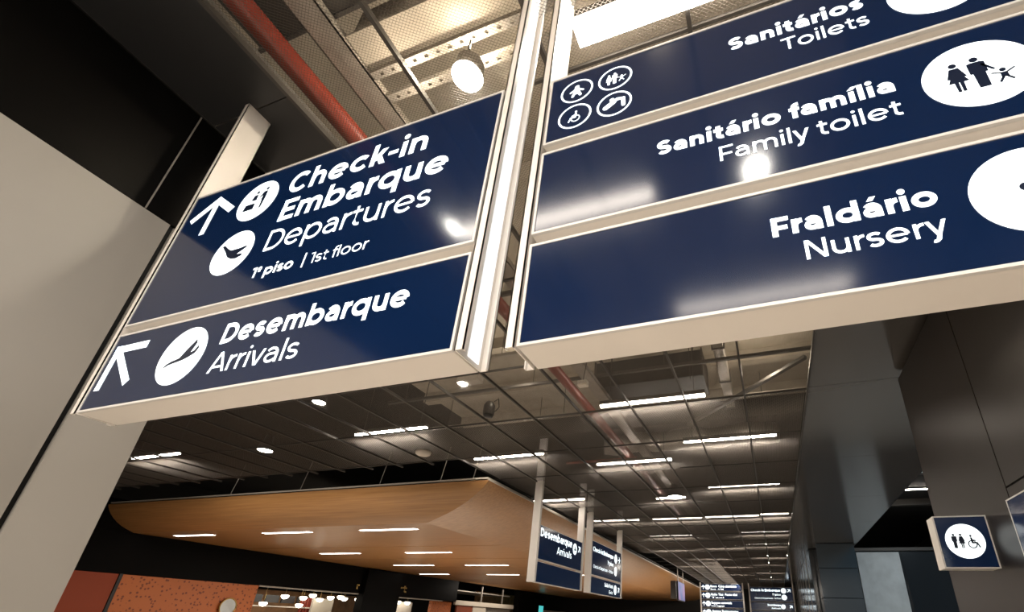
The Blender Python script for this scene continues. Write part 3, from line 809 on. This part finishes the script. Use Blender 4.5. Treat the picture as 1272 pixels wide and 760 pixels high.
for pr, a, b_, y, lab in ((LM, -2.82, -.74, -.42, 'linear ceiling light over the photographer'), (LM, -.84, 1.3, -2.4, 'linear ceiling light behind the photographer'),
                          (L2, -3.0, -.9, -4.5, 'linear ceiling light well behind the photographer')):
    linear(pr, a, b_, y, lab, z=ZC)
for o in (L2, L1, LW, LM, LF, LB):
    for ch in list(o.children): bpy.data.objects.remove(ch)
    bpy.data.objects.remove(o)

t = tag(empty('linear_light', (6.1, 23.4, 7.33)), 'lit linear light in the dark recess behind the brown wall corner', 'ceiling light')
MB().box(-.7, .7, -.06, .06, 0, .06).build('housing', DSTEEL, t); MB().box(-.69, .69, -.05, .05, -.02, 0).build('diffuser', TUBEM, t)
for y in (12.0, 16.0, 20.0, 25.5):
    MB().box(4.06, 10, y, y + .3, 7.1, 7.4).build('recess_beam', DSTEEL, bpy.data.objects['ceiling_6'])

# ------------------------------------------------------------------ services above the mesh
tag(MB().tube([(-3.42, -7, 5.82), (-3.42, 30, 5.82)], .095, 20).build('sprinkler_pipe', RED, smooth=True),
    'long red sprinkler main running along the hall above the mesh ceiling', 'pipe')
def pipe_branch(y, x1, lab):
    tag(MB().tube([(-3.42, y, 5.95), (x1, y, 5.95)], .04, 10).tube([(-3.42, y, 5.915), (-3.42, y, 5.99)], .05, 10).build('branch_pipe', RED, smooth=True), lab, 'pipe', 'red branch pipes')
pipe_branch(6.9, -.6, 'thin red branch pipe just beyond the right sign')
pipe_branch(12.6, -5.6, 'thin red branch pipe turning left beyond the linear lights')
# grey trough running beside the red pipe
m = MB(); z = 6.0
m.box(-3.22, -2.97, -7, 40, z, z + .012); m.box(-3.22, -3.208, -7, 40, z, z + .09); m.box(-2.982, -2.97, -7, 40, z, z + .09)
for k in range(40): m.box(-3.10, -3.085, -1 + k * .12, -1 + k * .12 + .05, z - .003, z)
tag(m.build('cable_tray', STEEL), 'grey perforated cable tray beside the red sprinkler main', 'cable tray')
def strut(x0, x1, y, z, lab):
    m = MB(); h = .05; n = int((x1 - x0) / .12)
    m.box(x0, x1, y - .035, y - .030, z, z + .06); m.box(x0, x1, y + .030, y + .035, z, z + .06)
    m.box(x0, x1, y - .035, y - .012, z - .004, z); m.box(x0, x1, y + .012, y + .035, z - .004, z)
    for k in range(n): m.box(x0 + k * .12, x0 + k * .12 + .085, y - .012, y + .012, z - .004, z)
    tag(m.build('perforated_strut', STEEL), lab, 'strut', 'perforated struts over the near mesh')
strut(-2.95, -.95, 1.72, 6.0, 'perforated steel strut above the mesh behind the bright round lamp')
strut(-2.95, -.95, 1.93, 6.0, 'perforated steel strut just above the top edge of the left sign')
strut(-.8, 2.0, 2.4, 6.0, 'perforated steel strut above the right sign')
def duct(x0, x1, y0, y1, z0, z1, mt, lab, flange='x'):
    t = empty('air_duct', ((x0 + x1) / 2, (y0 + y1) / 2, z0)); hx, hy, hz = (x1 - x0) / 2, (y1 - y0) / 2, z1 - z0
    MB().box(-hx, hx, -hy, hy, 0, hz, .01).build('duct_body', mt, t)
    m = MB(); n = max(2, int((2 * (hx if flange == 'x' else hy)) / 1.2) + 1)
    for k in range(n):
        s = -1 + 2 * k / (n - 1)
        if flange == 'x': m.box(s * hx - .015, s * hx + .015, -hy - .025, hy + .025, -.025, hz + .025)
        else: m.box(-hx - .025, hx + .025, s * hy - .015, s * hy + .015, -.025, hz + .025)
    m.build('flange', DSTEEL, t)
    for s in (-.8, .8):
        if flange == 'x': MB().tube([(s * hx, 0, hz), (s * hx, 0, 7.3 - z0)], .01, 6).build('hanger', DSTEEL, t)
        else: MB().tube([(0, s * hy, hz), (0, s * hy, 7.3 - z0)], .01, 6).build('hanger', DSTEEL, t)
    return tag(t, lab, 'duct')
duct(-2.3, -.95, .35, 1.25, 6.45, 6.8, STEEL, 'grey sheet metal duct above the mesh left of the centre posts')
duct(-3.85, -2.42, -3, 1.28, 6.14, 6.5, DSTEEL, 'wide dark duct above the red pipe near the left wall', 'y')
duct(-3.2, -.9, 8.4, 9.3, 6.15, 6.75, BLACKP, 'black rectangular duct above the nearest linear light')
duct(-6.4, -4.4, 5.3, 6.0, 6.3, 6.6, STEEL, 'grey duct above the mesh under the left sign end')
duct(-.62, -.42, 6.4, 10.6, 6.35, 6.6, STEEL, 'pale steel duct running along the hall near the grey soffit', 'y')
# wrapped round duct
m = MB(); pts = [(-4.4 + .31 * k, 12.6 + .10 * sin(k * 1.3), 6.42) for k in range(17)]
m.tube(pts, .3, 20, radii=[.27 + .035 * (k % 2) for k in range(17)])
tag(m.build('insulated_duct', FOIL, smooth=True), 'round foil wrapped duct crossing above the linear lights', 'duct')
tag(MB().tube([(-1.6, 10.9, 6.15), (-.9, 10.2, 6.15), (1.0, 8.2, 6.15)], .05, 4).build('diagonal_brace', DSTEEL), 'diagonal steel brace above the mesh beside the grey soffit', 'brace')
for i, (y, z, lab) in enumerate(((5.0, 6.15, 'first'), (6.65, 6.15, 'second'), (8.0, 6.2, 'third'), (9.7, 6.2, 'fourth'))):
    rail = MB().box(-8.4, 1.9, y, y + .06, z, z + .06).build('support_rail', STEEL if i % 2 else DSTEEL)
    for x in (-7.9, -4.5, -1.6, 1.5): MB().tube([(x, y + .03, z + .06), (x, y + .03, 7.3)], .008, 6).build('hanger', DSTEEL, rail)
    tag(rail, lab + ' steel support rail across the hall above the mesh, counted away from the signs', 'rail', 'support rails')

tag(MB().box(-2.96, 2.0, 1.44, 1.64, 6.04, 6.5).box(-2.96, 2.0, 1.40, 1.44, 6.04, 6.07).build('ceiling_beam', SLAB), 'pale concrete beam crossing above the mesh behind the bright round downlight', 'beam')
# bright round lamp behind the mesh
t = tag(empty('downlight', (-1.93, 1.80, 5.60)), 'very bright round downlight glowing through the mesh above the left sign', 'ceiling light')
MB().lathe([(.11, 0), (.115, .01), (.115, .16), (.08, .20), (.02, .22)], n=28).build('housing', STEEL, t, smooth=True)
MB().lathe([(.001, -.03), (.07, -.028), (.12, -.012), (.125, .0)], n=28).build('lens', BULB, t)
MB().tube([(0, 0, .2), (0, -.06, .3), (0, -.06, .396)], .01, 8).build('stem', DSTEEL, t)
d = bpy.data.lights.new('downlight_bulb', 'POINT'); d.energy = 70; d.color = (1, .84, .62); d.shadow_soft_size = .06
o = bpy.data.objects.new('downlight_bulb', d); o.location = (-1.93, 1.80, 5.95); COL.objects.link(o)
for loc, e in (((-.4, .9, 5.9), 30), ((-2.6, 1.85, 5.75), 18), ((-4.6, 5.0, 6.3), 34), ((-1.2, 5.2, 6.2), 36), ((.2, 8.7, 6.3), 50), ((-4.8, 7.6, 6.3), 30)):  # point fills added to brighten the deck above the mesh, no fixtures
    d = bpy.data.lights.new('service_void_fill', 'POINT'); d.energy = e; d.color = (1, .84, .64); d.shadow_soft_size = .12
    o = bpy.data.objects.new('service_void_fill', d); o.location = loc; COL.objects.link(o)

# hanging spot heads and small ceiling devices
def spot(x, y, z, lab, r=.11):
    t = tag(empty('spotlight', (x, y, z)), lab, 'spotlight', 'round spotlights in the mesh ceiling')
    MB().lathe([(r, 0), (r * 1.03, .02), (r * .95, .12), (r * .55, .26), (r * .5, .42), (.01, .43)], n=20).build('housing', BLACKP, t, smooth=True)
    MB().lathe([(.002, -.008), (r * .9, -.006), (r * .96, .004)], n=20).build('lens', SPOTM, t)
spot(-12.6, 8.35, 5.46, 'black spotlight with lit lens below the left sign, over the canopy', .19)
spot(-8.5, 6.35, 5.50, 'lit round spotlight peeping under the bottom edge of the left sign', .13)
spot(-2.80, 15.35, 5.44, 'large round lit downlight beside the red pipe, far along the ceiling', .26)
WEAK = SPOTM; SPOTM = mat('strong_spot_lens', (1, 1, 1), 0.5, emit=80, ecol=(1.0, 0.94, 0.84))
spot(.26, -.45, 5.47, 'round downlight over the photographer', .12)
spot(-2.92, -.33, 5.47, 'round downlight over the photographer near the left wall', .07)
SPOTM = WEAK
t = tag(empty('floodlight', (-4.95, 6.45, 5.50)), 'white box floodlight under the corner of the left sign', 'spotlight')
MB().box(-.22, .22, -.09, .11, .02, .16, .02).build('housing', OFFW, t); MB().box(-.2, -.08, -.08, .06, -.0, .02).build('lens', SPOTM, t)
t = tag(empty('smoke_detector', (-8.35, 9.5, ZC)), 'round white smoke detector on the mesh ceiling above the wooden canopy', 'detector')
MB().lathe([(.02, -.11), (.13, -.105), (.19, -.07), (.20, -.03), (.20, -.0)], n=28).build('body', OFFW, t, smooth=True)
t = tag(empty('ceiling_speaker', (-5.35, 7.78, ZC)), 'small black ceiling speaker pod with cable loop between the signs', 'speaker')
MB().lathe([(.02, -.06), (.09, -.05), (.12, .02), (.12, .22), (.07, .30)], n=18).build('body', BLACKP, t, smooth=True)
MB().tube([(.1, 0, .3), (.2, 0, .35), (.24, 0, .15), (.14, 0, .05)], .012, 6).build('cable', BLACKP, t)
t = tag(empty('junction_box', (-2.90, 7.0, ZC)), 'small pale junction box hanging by the red pipe', 'junction box')
MB().box(-.09, .09, -.06, .06, -.03, .08, .01).build('body', OFFW, t); MB().tube([(0, 0, .08), (.03, .05, .5)], .008, 6).build('wire', DSTEEL, t)
for x, y, lab in ((-3.3, 2.9, 'thin hanger rod above the mesh near the red pipe'), (-1.0, 7.3, 'thin hanger rod above the mesh just below the right sign')):
    tag(MB().tube([(x, y, ZC), (x, y, 7.3)], .006, 6).build('hanger_rod', DSTEEL), lab, 'rod', 'hanger rods')

# ------------------------------------------------------------------ wooden canopy
can = tag(empty('wooden_canopy', (-7.36, 11.2, 4.19)), 'big orange-brown wooden canopy with coved edge over the shops', 'canopy')
prof = [(0.0, .95), (.03, .86), (.10, .74), (.20, .62), (.34, .48), (.52, .345), (.72, .23), (.95, .135), (1.2, .045)]
KS = 2.35      # the cove on the long side is shallower than on the front
XL = -24.7 + 7.36; YB = 62 - 11.2
def sweep_front(m, sgn_th):
    vs = []; fs = []
    for d, z in prof: vs += [(XL, d, z), (-d * KS, d, z)]
    for i in range(len(prof) - 1): fs.append((2 * i, 2 * i + 1, 2 * i + 3, 2 * i + 2))
    m.add(vs, fs)
m = MB(); sweep_front(m, 0); m.build('front_cove', WOOD, can, smooth=True)
m = MB(); vs = []; fs = []
for d, z in prof: vs += [(-d * KS, d, z), (-d * KS, YB, z)]
for i in range(len(prof) - 1): fs.append((2 * i, 2 * i + 1, 2 * i + 3, 2 * i + 2))
m.add(vs, fs); m.build('side_cove', WOOD, can, smooth=True)
m = MB(); m.box(-.03, .012, 0, YB, .94, .965); m.box(XL, -.05, .05, YB, 1.0, 1.05)
m.build('top_edge', OFFW, can)
y = 1.2; k = 0
while y < YB - 4:
    y2 = 5.78 if k == 0 else y + 4.04
    MB().box(XL, -1.2 * KS, y + (.0 if k == 0 else .03), y2 - .03, .045, .075).build('soffit_board', WOOD, can); y = y2; k += 1
MB().box(XL, -1.2 * KS, 1.25, YB, .08, .11).build('soffit_backing', GAP, can)
for i, x in enumerate((-19.0, -15.5, -12.0, -9.6, -8.4)):
    tag(MB().tube([(x, 11.9, 5.242), (x + .12, 12.0, 6.6)], .014, 6).build('suspension_wire', STEEL), 'thin suspension wire above the wooden canopy, %s from the left' % ('first', 'second', 'third', 'fourth', 'last')[i], 'wire', 'canopy suspension wires')

def soffit_light(x0, x1, y, lab):
    t = tag(empty('recessed_light', ((x0 + x1) / 2, y, 4.235)), lab, 'ceiling light', 'linear lights in the wooden canopy')
    h = (x1 - x0) / 2
    MB().box(-h, h, -.09, .09, -.012, -.001, .003).build('diffuser', TUBEW, t)
    MB().box(-h - .03, h + .03, -.12, .12, -.006, -.0005).build('trim_frame', OFFW, t)
rown = ['front', 'second', 'third', 'fourth']; 
for r, y, xs in ((0, 13.25, ((-23.5, -21.2, 'left end'), (-18.4, -16.0, 'middle'), (-13.65, -11.25, 'right end'))),
                 (1, 18.8, ((-21.6, -19.1, 'left end'), (-16.3, -13.8, 'right end'))),
                 (2, 23.9, ((-21.4, -18.6, 'left end'), (-16.4, -13.7, 'right end'))),
                 (3, 29.3, ((-23.8, -21.4, 'left end'), (-18.3, -15.9, 'middle'), (-13.2, -11.0, 'right end')))):
    for a, b_, s in xs:
        soffit_light(a, b_, y, 'slim white light strip in the wooden canopy, %s of the %s row' % (s, rown[r]))

# ------------------------------------------------------------------ shop front at far left
XS = -24.7
sh = tag(empty('shop_front', (XS, 8.0, 0)), 'shop front with black bulkhead, orange panel and speckled copper wall under the canopy', 'shop front')
def sb(name, mt, y0, y1, z0, z1, x0=-.3, x1=0.0, bev=0): return MB().box(x0, x1, y0 - 8, y1 - 8, z0, z1, bev).build(name, mt, sh)
sb('bulkhead', BLACKB, 4.0, 11.0, 2.7, ZC - .05)
sb('bulkhead', BLACKB, 11.0, 35.4, 2.68, 4.235)
sb('bulkhead', BLACKB, 11.0, 62, 4.24, ZC - .05, -.3, -.02)
sb('orange_panel', ORANGE, 8.2, 12.55, 0.0, 2.66, -.25, -.03)
sb('dark_post', BLACKP, 12.57, 12.68, 0.0, 2.68, -.25, -.0)
sb('copper_wall', COPPER, 12.70, 18.45, 0.0, 2.66, -.25, -.03)
sb('steel_head', STEEL, 18.45, 25.0, 2.62, 2.68, -.28, .01)
sb('steel_head', STEEL, 28.7, 33.6, 2.62, 2.68, -.28, .01)
sb('copper_wall', COPPER, 32.8, 35.3, 0.0, 2.62, -.6, -.35)
sb('cream_fascia', CREAM, 35.5, 45.3, 2.45, 2.80, -.3, -.1)
sb('poster_panel', mat('rust_poster', (.22, .05, .02), .5), 35.9, 38.2, 1.0, 2.42, -.35, -.2)
sb('cream_panel', CREAM, 38.3, 40.4, 0, 2.42, -.35, -.2)
sb('back_wall', SHOPBACK, 18.4, 34, 0, 2.68, -5.2, -5.0)
sb('grey_panel', CREAM, 23.8, 25.3, 0, 2.3, -2.3, -2.15)
sb('grey_panel', CREAM, 28.7, 32.8, 0, 2.45, -2.3, -2.15)
for k in range(5): sb('menu_board', ORBLK, 19.2 + k * 1.05, 20.05 + k * 1.05, 1.95, 2.35, -3.1, -3.0)
sb('shelf', OFFW, 18.6, 24.5, 1.72, 1.78, -2.9, -2.3)
for k in range(4): sb('red_drape', RED, 23.2 + k * .2, 23.3 + k * .2, 1.2, 2.3, -2.5, -2.4)
sb('grey_panel', STEEL, 40.6, 45.2, 1.2, 2.40, -.6, -.4)
sb('cream_panel', CREAM, 52.5, 61, 0, 2.6, -1.2, -1.0)
for y in (39.5, 43.2): sb('hanger', STEEL, y, y + .1, 2.8, 4.1, -.35, -.25)
sb('grey_ceiling', STEEL, 35.6, 45.2, 3.55, 3.62, -4, -.6)
sb('teal_screen', TEALLIT, 50.8, 52.6, 1.9, 3.0, -.4, -.3)
sb('back_wall', SHOPBACK, 46.0, 61, 0, 4.1, -5.2, -5.0)
m = MB(); text(m, 'r', 0, .22, 0, .36, 0, .02)
o = MB(); o.v = [(0.012, y_ + 24.72 - 8, z_ + 2.93) for (y_, q, z_) in m.v]; o.f = m.f; o.build('brass_letter', BRASS, sh)
m = MB(); text(m, 'rt', 0, .85, 0, .46, 0, .02)
o = MB(); o.v = [(0.012, y_ + 28.45 - 8, z_ + 2.98) for (y_, q, z_) in m.v]; o.f = m.f; o.build('brass_letter', BRASS, sh)

def dcolumn(y0, y1, x0, x1, z1, lab):
    t = empty('shop_column', ((x0 + x1) / 2, (y0 + y1) / 2, 0)); hx = (x1 - x0) / 2; hy = (y1 - y0) / 2
    MB().box(-hx, hx, -hy, hy, 0, z1, .03).build('shaft', BLACK, t)
    MB().box(-hx - .03, hx + .03, -hy - .03, hy + .03, 0, .15).build('plinth', DSTEEL, t)
    return tag(t, lab, 'column')
dcolumn(25.2, 28.4, -25.0, -24.45, 4.18, 'black shop column between the two brass letter fragments')
dcolumn(45.6, 50.2, -25.0, -24.4, 4.18, 'dark column between the cream shop fascia and the teal screen')

for i, (y, z) in enumerate(((19.95, 1.84), (21.1, 2.26), (22.15, 1.84), (22.3, 2.24), (22.9, 2.40), (23.45, 2.20), (24.2, 2.35), (24.95, 2.42), (25.27, 2.34), (26.4, 2.35), (30.2, 2.37), (31.2, 2.36))):
    X = -26.0 - (.45 if i in (0, 2, 8, 5) else 0); k = -X / 26; y *= k; z = 1.6 + (z - 1.6) * k
    t = tag(empty('pendant_lamp', (X, y, z)), 'glowing opal pendant lamp in the shop, %s from the left' % ('first', 'second', 'third', 'fourth', 'fifth', 'sixth', 'seventh', 'eighth', 'ninth', 'tenth', 'eleventh', 'last')[i], 'lamp', 'pendant lamps in the shop')
    MB().lathe([(.03, -.12), (.12, -.09), (.19, -.01), (.20, .06), (.16, .09)], n=18).build('shade', PEND, t, smooth=True)
    MB().tube([(0, 0, .09), (0, 0, 2.68 - z)], .012, 6).build('cord', BRASS, t)
def ringlamp(y, z, r, lab):
    pts = [(0, r * cos(a * pi / 14), r * sin(a * pi / 14)) for a in range(29)]
    o = MB().tube(pts, .03, 8).build('wall_mirror', BRASS, None, smooth=True); o.location = (-24.63, y, z)
    g = MB(); g.add([(.0, (r - .03) * cos(a * pi / 12), (r - .03) * sin(a * pi / 12)) for a in range(24)], [tuple(range(24))]); g.build('glass', FROST, o)
    tag(o, lab, 'mirror')
ringlamp(17.2, 1.62, .38, 'round brass rimmed disc on the speckled copper wall')

# ------------------------------------------------------------------ TV near the far end
t = tag(empty('television', (-7.0, 39.6, 3.3)), 'hanging television with blue picture beside the wooden canopy', 'television')
MB().box(-.10, .0, -1.2, 1.75, 0, 1.40, .02).build('housing', BLACKP, t)
MB().box(.001, .012, -1.12, 1.67, .06, 1.34).build('screen', SCREEN, t)
MB().tube([(-.06, -.9, 1.4), (-.06, -.9, 8.39 - 3.3)], .04, 8).build('pole', STEEL, t)
MB().tube([(-.06, 1.4, 1.4), (-.06, 1.4, 8.39 - 3.3)], .04, 8).build('pole', STEEL, t)
MB().box(-.5, -.10, -1.6, -1.2, .1, 1.35, .02).build('second_screen', BLACKP, t)

print('objects', len(bpy.data.objects))
